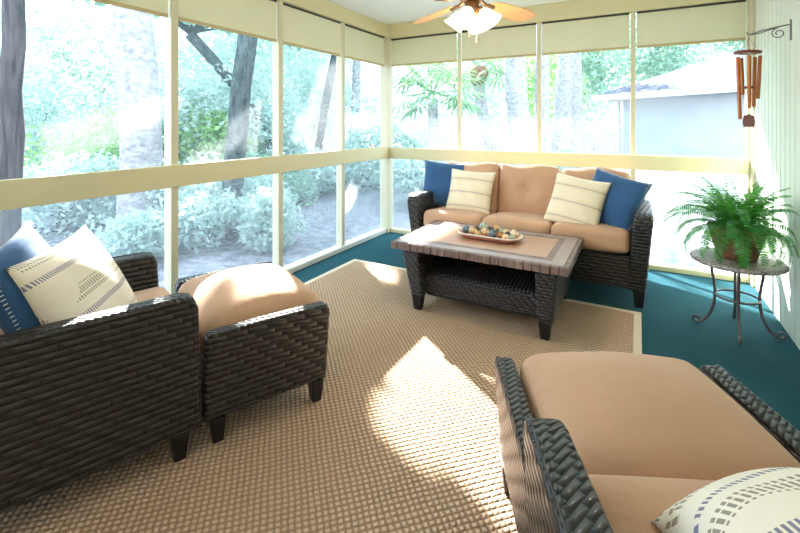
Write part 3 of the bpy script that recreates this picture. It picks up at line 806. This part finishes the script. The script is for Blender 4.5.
# ================================================================= OUTSIDE
TANE = .55; SD = Vector((.80, -.60, -TANE)).normalized()          # direction the sunlight travels
def flat(p):  # follow a sun ray from p down to z = 0
    x, y, z = p; h = z / TANE; return (x + .80 * h, y - .60 * h)
def inpoly(q, poly):
    x, y = q; c = False; j = len(poly) - 1
    for i in range(len(poly)):
        (xi, yi), (xj, yj) = poly[i], poly[j]
        if (yi > y) != (yj > y) and x < (xj - xi) * (y - yi) / (yj - yi) + xi: c = not c
        j = i
    return c
LIT = [ # openings in the canopy, written as the sunny spots they make
    [(-1.16, 2.43), (-.76, 2.18), (-.74, 2.02), (-.60, 1.95), (.1, 1.55), (.1, 1.2), (-.40, 1.42), (-.75, 1.62), (-1.10, 1.90), (-1.20, 2.02)],
    [(-1.06, 1.74), (-.98, 1.74), (-.66, 1.54), (-.70, 1.46), (-.98, 1.60)],
    [flat((-1.56, 2.80, .47)), flat((-1.55, 3.42, .47)), flat((-1.30, 3.42, .47)), flat((-1.33, 2.82, .47)), flat((-1.42, 2.7, .47))],
    [flat((-1.55, 3.62, .52)), flat((-1.38, 3.60, .52)), flat((-1.40, 3.53, .52)), flat((-1.58, 3.55, .52))],
    [(0.06, 4.48), (.80, 4.48), (.80, 3.84), (.08, 4.16)],
    [flat((.82, 4.50, 1.5)), flat((.82, 4.50, .05)), flat((.82, 3.75, .02)), flat((.82, 3.6, .72))],
    [(-2.2, 3.32), (-1.9, 3.30), (-1.75, 3.05), (-2.0, 3.08)],
]
for x in (-1.75, -1.1, -.5, .0): LIT.append([flat((x - .3, 4.10, .95)), flat((x + .28, 4.10, .95)), flat((x + .28, 4.5, .92)), flat((x - .3, 4.5, .92))])
rn = random.Random(5)
for (x, y, z, r, n) in ((-1.85, 1.62, .5, .26, 7), (-2.25, .62, .85, .14, 3), (-1.62, .85, .66, .12, 4), (-2.0, .75, .8, .10, 3), (-1.5, 1.45, .46, .10, 3)):
    for _ in range(n):
        a = rn.uniform(0, 6.3); rr_ = r * rn.random() ** .5; c = (x + math.cos(a) * rr_, y + math.sin(a) * rr_, z); s = rn.uniform(.06, .13)
        cf = flat(c); LIT.append([(cf[0] + math.cos(k * .785) * s * 1.25 * rn.uniform(.7, 1.2), cf[1] + math.sin(k * .785) * s * rn.uniform(.7, 1.2)) for k in range(8)])
BBS = [(min(p[0] for p in P_), max(p[0] for p in P_), min(p[1] for p in P_), max(p[1] for p in P_)) for P_ in LIT]
def lit(q, m=0.0):
    x, y = q
    for (a, b, c, d), p in zip(BBS, LIT):
        if a - m < x < b + m and c - m * 2 < y < d + m * 2:
            if inpoly(q, p): return True
            if m:
                for k in range(8):
                    t = k * PI / 4; u, v = math.cos(t) * m, math.sin(t) * m * 2      # a leaf facing the sun throws a shadow about twice as long as wide
                    if inpoly((x + u * .6 + v * .8, y + u * .8 - v * .6), p): return True
    return False
def lit_near(q, s=.13): return lit(q, s)
GZ0 = -.25
def ground():
    k = NT('leaf_litter_ground'); o = k.obj()
    n1 = k.noise(o, .5, 4); n2 = k.noise(o, 9, 5, .7)
    col = k.mix(n1, srgb(122, 124, 142), srgb(172, 168, 176)); col = k.mix(k.ramp(n2, [(.42, (0, 0, 0)), (.6, (1, 1, 1))]), col, srgb(98, 104, 108))
    return k.done(k.bsdf(col, .95, k.bump(n2, .03), .1))
bm = bmesh.new(); bm.faces.new([bm.verts.new(p) for p in ((-40, -20, GZ0), (30, -20, GZ0), (30, 45, GZ0), (-40, 45, GZ0))]); struct('ground', bm, ground(), 'pale leaf strewn yard')
bm = bmesh.new(); box(bm, LX - .1, RX + .12, FY - .12, BY + .08, GZ0, -.12); struct('trim_90', bm, 'house', 'porch slab edge')

def leafmat(name, c1, c2, tcol, tf=.45):
    k = NT(name); g = k.n('ShaderNodeNewGeometry')
    col = k.mix(g.outputs['Random Per Island'], c1, c2)
    d = k.bsdf(col, .6, None, .3); tr = k.n('ShaderNodeBsdfTranslucent', i_0=tcol).outputs[0]
    return k.done(k.n('ShaderNodeMixShader', i_0=tf, i_1=d, i_2=tr).outputs[0])
M['leafA'] = leafmat('leaf_blue_green', srgb(132, 164, 166), srgb(208, 222, 220), (.62, .77, .68, 1))
M['leafB'] = leafmat('leaf_bright', srgb(96, 150, 84), srgb(164, 200, 130), (.45, .72, .26, 1))
M['leafC'] = leafmat('leaf_deep', srgb(92, 130, 118), srgb(156, 188, 174), (.46, .66, .46, 1))
M['palm'] = leafmat('palm_leaf', srgb(50, 104, 76), srgb(110, 154, 104), (.30, .52, .22, 1))
def bark(name, a, b, sx=7, sz=1.2, bd=.03):
    k = NT(name); o = k.obj()
    m_ = k.n('ShaderNodeMapping', i_Vector=o, i_Scale=(sx, sx, sz)).outputs[0]
    n = k.noise(m_, 2.2, 5, .65); f = k.ramp(n, [(.36, (0, 0, 0)), (.62, (1, 1, 1))])
    return k.done(k.bsdf(k.mix(f, a, b), .9, k.bump(n, bd), .15))
M['barkD'] = bark('bark_dark', srgb(20, 17, 19), srgb(94, 84, 84), 9, 1.2, .05)
M['barkP'] = bark('bark_pale', srgb(136, 134, 140), srgb(188, 184, 188), 5, 7, .03)
M['barkM'] = bark('bark_mossy', srgb(34, 46, 50), srgb(92, 106, 104), 8, 3, .04)
M['barkR'] = bark('bark_rust', srgb(110, 70, 50), srgb(160, 120, 96), 9, 9, .03)

def leaves(bm, centre, rad, n, size, rn, shell=.35, base=None):
    cx, cy, cz = centre
    for _ in range(n):
        while True:
            v = Vector((rn.gauss(0, 1), rn.gauss(0, 1), rn.gauss(0, 1))).normalized()
            r = (shell + (1 - shell) * rn.random() ** .5)
            p = Vector((cx + v.x * r * rad[0], cy + v.y * r * rad[1], cz + v.z * r * rad[2]))
            if p.z > GZ0: break
        if base is not None and lit_near(flat(base + p)): continue
        one_leaf(bm, p, size * rn.uniform(.6, 1.4), rn)
def one_leaf(bm, p, s, rn, nrm=None):
    a = Vector((rn.gauss(0, 1), rn.gauss(0, 1), rn.gauss(0, .7))).normalized()
    if nrm is not None: a = (a - nrm * a.dot(nrm) * .85).normalized()
    b = a.cross(Vector((rn.gauss(0, 1), rn.gauss(0, 1), rn.gauss(0, 1)))).normalized() if nrm is None else a.cross(nrm).normalized()
    bm.faces.new([bm.verts.new(q) for q in (p - a * s, p + b * s * .42 - a * .1 * s, p + a * s, p - b * s * .42 - a * .1 * s)])
def trunk_pts(base, top, bend, n=10):
    base, top = Vector(base), Vector(top); out = []
    for i in range(n + 1):
        f = i / n; p = base.lerp(top, f) + Vector(bend) * math.sin(PI * f); out.append(p)
    return out
def tree(label, px, d, w, h, mat='barkP', lean=(0, 0), bend=(0, 0, 0), crown=None, leaf='leafA', nl=900, ls=.09, seed=0, branches=4, group='trees beyond the left windows', cat='tree'):
    rn = random.Random(seed); b = at(px, d, GZ0)
    t = thing('tree', label, cat, b, 0, group)
    top = (lean[0], lean[1], h - GZ0); pts = trunk_pts((0, 0, 0), top, bend)
    bm = bmesh.new(); n = len(pts)
    pts2 = []; rs = []
    for i, p in enumerate(pts): pts2.append(p + Vector((rn.uniform(-.02, .02), rn.uniform(-.02, .02), 0))); rs.append(w * (1.15 if i == 0 else 1 - .28 * i / n))
    tube(bm, pts2, rs, 16); tr = finish('trunk', bm, mat, t, smooth=True)
    bm = bmesh.new()
    cr = crown or ((lean[0], lean[1], h - GZ0 + .4), (1.6, 1.6, 1.1))
    for q in range(branches):
        a = rn.uniform(0, 2 * PI); s = pts2[rn.randint(n * 3 // 4, n - 1)]
        e = Vector(cr[0]) + Vector((math.cos(a) * cr[1][0] * .7, math.sin(a) * cr[1][1] * .7, rn.uniform(-.3, .4)))
        br = trunk_pts(s, e, (rn.uniform(-.2, .2), rn.uniform(-.2, .2), .15), 6); tube(bm, br, [w * .16 * (1 - i / 8) for i in range(7)], 7)
    finish('branches', bm, mat, t, smooth=True)
    bm = bmesh.new(); leaves(bm, cr[0], cr[1], nl, ls, rn, .2, b); finish('crown', bm, leaf, t)
    return t
def shrub(label, px, d, rad, zc, leaf, nl, ls, seed, group='shrubs beyond the left windows', cat='shrub'):
    rn = random.Random(seed); b = at(px, d, GZ0); t = thing('shrub', label, cat, b, 0, group)
    bm = bmesh.new()
    for q in range(7):
        a = rn.uniform(0, 2 * PI); e = Vector((math.cos(a) * rad[0] * .6, math.sin(a) * rad[1] * .6, (zc - GZ0) * rn.uniform(.7, 1.3)))
        tube(bm, trunk_pts((0, 0, 0), e, (rn.uniform(-.2, .2), rn.uniform(-.2, .2), 0), 6), [.018 * (1 - i / 8) for i in range(7)], 6)
    finish('stems', bm, 'barkM', t)
    bm = bmesh.new()
    cl = 9
    for q in range(cl):     # lobed, not one ball
        v = Vector((rn.uniform(-1, 1), rn.uniform(-1, 1), rn.uniform(-1, 1))) * .55
        c = (v.x * rad[0], v.y * rad[1], max(.25, zc - GZ0 + v.z * rad[2])); s = rn.uniform(.5, .75)
        leaves(bm, c, (rad[0] * s, rad[1] * s, rad[2] * s), nl // cl, ls, rn, .3, b)
    for v in bm.verts: v.co.z = max(v.co.z, .02)
    finish('foliage', bm, leaf, t)
    return t
# trunks
tree('dark rough barked trunk at the far left behind the blue pillow', 7, 4.6, .115, 4.6, 'barkD', (.05, .1), crown=((0, 0, 5.2), (1.2, 1.2, .6)), nl=500, seed=1, leaf='leafC')
tree('broad pale trunk curving up through the first left window', 141, 6.0, .275, 5.4, 'barkP', (-.35, -.25), (.12, .08, 0), crown=((-.3, -.2, 6.2), (1.8, 1.8, .9)), nl=700, seed=2)
tree('mossy trunk behind the left ottoman seen through the second left window', 229, 5.9, .15, 5.0, 'barkM', (.42, .3), (-.05, 0, 0), crown=((.4, .3, 5.9), (1.8, 1.8, .9)), nl=700, seed=3, leaf='leafC')
tree('thin grey trunk between the third left mullion and the corner', 352, 12.0, .14, 5.0, 'barkP', (.3, 0), crown=((.3, 0, 5.6), (1.5, 1.5, .9)), nl=500, seed=4)
# shrub walls outside the left windows
SH = [(40, 8.5, (1.5, 1.5, 1.7), 1.4, 'leafA', 'blue green shrub filling the window beside the dark trunk'), (75, 11.0, (2.0, 2.0, 2.2), 3.0, 'leafC', 'tall shrub behind and right of the dark trunk'),
      (95, 7.6, (1.0, 1.0, .9), .6, 'leafB', 'bright low shrub just left of the broad pale trunk'), (172, 8.8, (1.2, 1.2, 1.5), 1.0, 'leafA', 'shrub behind the first mullion of the left wall'),
      (195, 12.0, (2.2, 2.2, 2.4), 3.2, 'leafA', 'tall pale thicket between the pale and mossy trunks'), (205, 9.0, (1.0, 1.0, .9), .9, 'leafB', 'yellow green bush left of the mossy trunk'),
      (262, 10.0, (1.4, 1.4, 1.8), 1.2, 'leafA', 'shrub just right of the mossy trunk'), (300, 13.0, (2.0, 2.0, 2.4), 3.0, 'leafA', 'tall pale thicket in the third left bay'),
      (318, 9.5, (.9, .9, .55), .2, 'leafA', 'low sunny shrub near the ground in the third left bay'), (362, 10.5, (1.2, 1.2, 1.3), .8, 'leafA', 'shrub in the narrow bay beside the corner post'),
      (262, 5.5, (.5, .5, .42), .05, 'leafA', 'small pale shrub just outside the second left bay beside its right mullion'), (150, 5.0, (.45, .45, .36), -.05, 'leafA', 'small pale shrub just outside, left of the first mullion'),
      (62, 6.2, (.9, .9, .6), .25, 'leafA', 'low shrub outside behind the pillows of the left armchair'), (96, 6.9, (.6, .6, .45), .0, 'leafA', 'low shrub just left of the foot of the broad pale trunk'),
      (250, 6.6, (.8, .8, .6), .15, 'leafA', 'low shrub outside behind the white sunlit ottoman'), (205, 5.6, (.55, .55, .4), .0, 'leafA', 'small shrub between the first left mullion and the mossy trunk'),
      (185, 6.4, (.8, .8, .6), .2, 'leafA', 'low shrub outside behind the first left mullion'), (262, 8.2, (.9, .9, .6), .2, 'leafC', 'low shrub at the right of the mossy trunk foot'),
      (130, 14.5, (3.2, 2.6, 3.2), 4.2, 'leafC', 'far dark tree mass behind the pale trunk'), (255, 16.0, (3.2, 2.8, 3.2), 4.0, 'leafC', 'far tree mass behind the mossy trunk'),
      (350, 16.5, (2.6, 2.6, 2.8), 3.6, 'leafA', 'far tree mass left of the corner post'), (10, 14.0, (2.6, 2.6, 3.0), 3.6, 'leafA', 'far tree mass behind the dark trunk')]
for i, (px, d, rad, zc, lf, lb) in enumerate(SH):
    shrub(lb, px, d, rad, zc, lf, int((4200 + 2200 * rad[0] * rad[2]) * (.5 if d > 10.4 else .8)), .024 + .0042 * d, 40 + i)

# palms beyond the back windows
def fan_leaf(bm, o, dirv, L, rn, n=17):
    dirv = dirv.normalized(); side = dirv.cross(Vector((0, 0, 1))).normalized(); up = side.cross(dirv)
    side = (side * .9 + up * rn.uniform(-.4, .4)).normalized()
    st = o + dirv * L * .8
    tube(bm, [o, o + dirv * L * .4 + Vector((0, 0, .03)), st], .012, 5)
    for i in range(n):
        a = (i / (n - 1) - .5) * d2(230); v = dirv * math.cos(a) + side * math.sin(a); v = (v + Vector((0, 0, -.15))).normalized()
        l2 = L * (.95 - .25 * abs(i / (n - 1) - .5)); w = v.cross(up).normalized() * .028
        m = st + v * l2 * .55; tip = st + v * l2 + Vector((0, 0, -.2 * l2))
        bm.faces.new([bm.verts.new(q) for q in (st, m + w, tip, m - w)])
def palm(label, px, d, w, h, lean=(0, 0), bend=(0, 0, 0), mat='barkP', nf_=18, L=.75, seed=0, boots=False, drop=None):
    rn = random.Random(seed); b = at(px, d, GZ0); t = thing('palm_tree', label, 'palm tree', b, 0, 'palms beyond the back windows')
    if h > .3:
        pts = trunk_pts((0, 0, 0), (lean[0], lean[1], h - GZ0), bend, 12); bm = bmesh.new()
        tube(bm, pts, [w * (1.15 - .25 * i / 12) for i in range(13)], 14); tr = finish('trunk', bm, mat, t, smooth=True)
        if boots:
            bm = bmesh.new(); tp = pts[-1]
            lathe(bm, [(w * .9, -.35), (w * 1.5, -.12), (w * 1.8, .05), (w * 1.2, .2)], 12, tp); finish('rust_collar', bm, 'barkR', t, smooth=True)
        o = pts[-1] + Vector((0, 0, .1))
    else: o = Vector((0, 0, .1))
    for i in range(nf_):
        a = i * 2.39996; e = rn.uniform(-.5, 1.2) if h > .3 else rn.uniform(.35, 1.25)
        bm = bmesh.new(); fan_leaf(bm, o, Vector((math.cos(a) * math.cos(e), math.sin(a) * math.cos(e), math.sin(e))), L * rn.uniform(.85, 1.15), rn); finish('frond', bm, 'palm', t)
palm('low palm crown in the first back bay beside the corner post', 433, 9.5, .12, 1.9, nf_=20, L=.8, seed=60)
palm('curved palm with rust coloured collar behind the second back bay', 503, 12.0, .17, 2.75, (-.62, -.30), (-.14, -.05, 0), 'barkP', 16, .9, 61, True)
palm('stout pale palm trunk in the middle of the second back bay', 521, 10.0, .25, 5.2, (-.25, -.1), (0, 0, 0), 'barkP', 14, 1.0, 62)
palm('slim pale palm trunk just left of the second back mullion', 541, 11.0, .18, 5.2, (.05, 0), (0, 0, 0), 'barkP', 14, 1.0, 63)
palm('leaning pale palm trunk left in the third back bay', 558, 13.0, .24, 5.6, (.35, .15), (0, 0, 0), 'barkP', 14, 1.0, 64)
palm('straight pale palm trunk over the picket fence in the third back bay', 577, 14.0, .2, 5.8, (-.1, 0), (0, 0, 0), 'barkP', 14, 1.0, 65)
palm('palmetto clump low in the second back bay', 484, 9.0, .1, 0, nf_=16, L=.7, seed=66)
palm('palmetto clump at the foot of the leaning palms by the fence', 562, 11.0, .1, 0, nf_=16, L=.65, seed=67)
BG = 'shrubs beyond the back windows'
for i, (px, d, rad, zc, lf, lb) in enumerate([(415, 12.0, (1.4, 1.4, 1.6), 1.0, 'leafA', 'pale shrub behind the low palm crown'), (462, 15.0, (2.0, 2.0, 2.6), 2.6, 'leafA', 'tall pale tree mass behind the curved palm'),
        (430, 8.0, (.8, .8, .6), .3, 'leafA', 'low shrub outside behind the left end of the sofa'), (520, 18.0, (2.6, 2.6, 3.0), 3.2, 'leafB', 'far bright tree mass behind the stout palm'),
        (592, 23.0, (3.2, 3.0, 3.6), 4.5, 'leafC', 'far tree mass above the picket fence'), (655, 25.0, (3.2, 3.2, 3.4), 5.4, 'leafC', 'dark far trees above the left end of the grey roof'),
        (735, 26.0, (3.6, 3.2, 3.4), 6.4, 'leafC', 'dark far trees above the right end of the grey roof'), (690, 6.6, (.9, .6, .42), .05, 'leafA', 'sun bleached low plants outside behind the fern table')]):
    shrub(lb, px, d, rad, zc, lf, int((3000 + 1100 * rad[0] * rad[2]) * .7), .03 + .0045 * d, 80 + i, BG)

# white picket fence
M['white'] = plain('white_paint', srgb(176, 180, 186), .6, .04)
t = thing('picket_fence', 'white picket fence beyond the palms left of the outbuilding', 'fence', at(560, 16.5, GZ0))
A, B = at(545, 16.5, GZ0), at(628, 16.5, GZ0); O = t.location
rail = bmesh.new(); n = 26; dv = (B - A)
for i in range(n):
    p = A + dv * (i / (n - 1)) - O; bm = bmesh.new()
    hexa(bm, [p + RV * a + FV * b for a, b in ((-.045, -.01), (.045, -.01), (.045, .01), (-.045, .01))], [p + Vector((0, 0, 1.42)) + RV * a + FV * b for a, b in ((-.045, -.01), (.045, -.01), (.045, .01), (-.045, .01))], .004, 1)
    finish('picket', bm, 'white', t)
for z in (.35, 1.15):
    a, b = A - O + Vector((0, 0, z)) + FV * .03, B - O + Vector((0, 0, z)) + FV * .03; bm = bmesh.new(); tube(bm, [a, b], .035, 6); finish('rail', bm, 'white', t)

# outbuilding with a hipped grey roof
def roofm():
    k = NT('grey_shingles'); o = k.obj(); x, y, z = k.xyz(o)
    f = k.math('FRACT', k.math('MULTIPLY', z, 9)); n = k.noise(o, 3, 4)
    return k.done(k.bsdf(k.mix(n, srgb(58, 62, 80), srgb(88, 92, 112)), .85, k.bump(f, .02), .2))
M['roof'] = roofm()
def siding():
    k = NT('outbuilding_wall'); o = k.obj(); x, y, z = k.xyz(o)
    f = k.math('LESS_THAN', k.math('FRACT', k.math('MULTIPLY', x, 5)), .07)
    col = k.mix(k.math('MULTIPLY', f, .35), srgb(138, 148, 158), srgb(104, 116, 130))
    return k.done(k.bsdf(col, .7))
M['siding'] = siding()
P1, P2 = Vector((-1.44, 17.5, 0)), Vector((2.35, 14.1, 0))
E_ = (P2 - P1).normalized(); N_ = Vector((-E_.y, E_.x, 0))          # along the eave / into the building
if N_.y < 0: N_ = -N_
t = thing('outbuilding', 'pale outbuilding with grey hipped roof beyond the right back windows', 'building', P1 + Vector((0, 0, GZ0)), math.atan2(E_.y, E_.x))
# local frame: x along eave, y into building, z up from ground
ez = 2.37 - GZ0; LEN, DEP, RISE = 12.0, 8.4, 1.9
bm = bmesh.new()
v = [bm.verts.new(p) for p in ((0, 0, ez), (LEN, 0, ez), (LEN, DEP, ez), (0, DEP, ez), (DEP / 2, DEP / 2, ez + RISE), (LEN - DEP / 2, DEP / 2, ez + RISE))]
for q in ((0, 1, 5, 4), (1, 2, 5), (2, 3, 4, 5), (3, 0, 4), (3, 2, 1, 0)): bm.faces.new([v[i] for i in q])
finish('roof', bm, 'roof', t)
bm = bmesh.new(); box(bm, 0, LEN, -.02, .02, ez - .2, ez + .02); box(bm, -.02, .02, .02, DEP, ez - .2, ez + .02); finish('fascia', bm, 'white', t)
bm = bmesh.new(); box(bm, .75, LEN - .6, .6, DEP - .6, 0, ez - .05); finish('wall', bm, 'siding', t)
bm = bmesh.new(); box(bm, .52, .62, .55, .65, 0, ez - .1); finish('eave_post', bm, 'white', t)

# ================================================================= LIGHT
sun = bpy.data.lights.new('sun', 'SUN'); sun.energy = 38.0; sun.angle = d2(.53); sun.color = (1.0, .97, .92)
so = bpy.data.objects.new('sun', sun); COL.objects.link(so); so.rotation_euler = SD.to_track_quat('-Z', 'Y').to_euler(); so.location = (-10, 10, 8)

# two unseen tree canopies added to mask the sun, openings shaped by LIT
boughs = [('added unseen tree canopy shaped to mask the sun at the left windows', -5.5, 3.5), ('added unseen tree canopy shaped to mask the sun at the back windows', -6.5, 9.5)]
bms = [bmesh.new(), bmesh.new()]; pick = {b_[0]: [] for b_ in boughs}
U = SD.cross(Vector((0, 0, 1))).normalized()
cnt = 0
for i in range(22000):
    if i % 3 < 2: P = Vector((LX, rn.uniform(-1.3, 4.6), rn.uniform(.0, 2.1))); w = 0
    else: P = Vector((rn.uniform(LX - .1, RX + .1), BY, rn.uniform(0, 2.2))); w = 1
    if lit(flat(P)): continue
    h = P.z
    tt = rn.uniform(6.5, 8.5); p = P - SD * tt
    s = rn.uniform(.07, .12)
    # keep the leaf's edges clear of the openings
    if lit(flat(P), s * .9):
        s = .035
        if lit(flat(P), s * .9): continue
    one_leaf(bms[w], p, s, rn, -SD); cnt += 1
    if cnt % 40 == 0: pick[boughs[w][0]].append(p)
for (lb, x, y), bmk in zip(boughs, bms):
    t = thing('tree', lb, 'tree', (x - 1.6, y + 4.2 if y < 5 else y, GZ0), 0)
    for v in bmk.verts: v.co -= Vector(t.location)
    c = sum((v.co for v in bmk.verts), Vector()) / len(bmk.verts)
    finish('foliage', bmk, 'leafC', t)
    bm = bmesh.new(); hub = Vector((c.x, c.y, 3.4)); tube(bm, trunk_pts((0, 0, 0), hub, (0, 0, .3)), .11, 10)
    T0 = Vector(t.location)
    for q in range(40):
        e = rn.choice(pick[lb]) - T0; br = trunk_pts(hub, e, (0, 0, .15), 8)
        if any(lit(flat(pp + T0), .06) for pp in br): continue
        tube(bm, br, [.03 * (1 - i / 9) for i in range(9)], 6)
    finish('trunk', bm, 'barkM', t, smooth=True)

w = bpy.data.worlds.new('sky'); sc.world = w; w.use_nodes = True; nt = w.node_tree; nt.nodes.clear()
bg = nt.nodes.new('ShaderNodeBackground'); ow = nt.nodes.new('ShaderNodeOutputWorld'); nt.links.new(bg.outputs[0], ow.inputs[0])
bg.inputs[0].default_value = (.68, .85, 1.0, 1); bg.inputs[1].default_value = 4.8

def area(name, loc, target, sx, sy, e, col):
    l = bpy.data.lights.new(name, 'AREA'); l.shape = 'RECTANGLE'; l.size = sx; l.size_y = sy; l.energy = e; l.color = col
    o = bpy.data.objects.new(name, l); COL.objects.link(o); o.location = loc
    o.rotation_euler = (Vector(target) - Vector(loc)).to_track_quat('-Z', 'Y').to_euler(); return o
area('added_fill', (-.9, -1.1, 2.2), (-.9, 2.6, .9), 2.6, .6, 14, (1.0, .80, .60))  # warm area fill added behind the camera to brighten the room, not a fixture
p = bpy.data.lights.new('fan_bulbs', 'POINT'); p.energy = 22; p.color = (1, .84, .62); p.shadow_soft_size = .1
po = bpy.data.objects.new('fan_bulbs', p); COL.objects.link(po); po.location = (fp.x, fp.y, 1.86)

# ================================================================= CAMERA
cam = bpy.data.cameras.new('camera'); co = bpy.data.objects.new('camera', cam); COL.objects.link(co)
co.location = (0, 0, CAMZ); co.rotation_euler = (PI / 2, 0, YAW)
cam.sensor_width = 36; cam.lens = FPX / 800 * 36; cam.shift_y = -(266.5 - HY) / 800; cam.clip_start = .02; cam.clip_end = 200
sc.camera = co
sc.view_settings.view_transform = 'Standard'; sc.view_settings.look = 'None'; sc.view_settings.exposure = 0.32; sc.view_settings.gamma = 1
sc.cycles.use_denoising = True; sc.cycles.max_bounces = 10; sc.cycles.transparent_max_bounces = 24; sc.cycles.diffuse_bounces = 5
sc.cycles.sample_clamp_indirect = 6
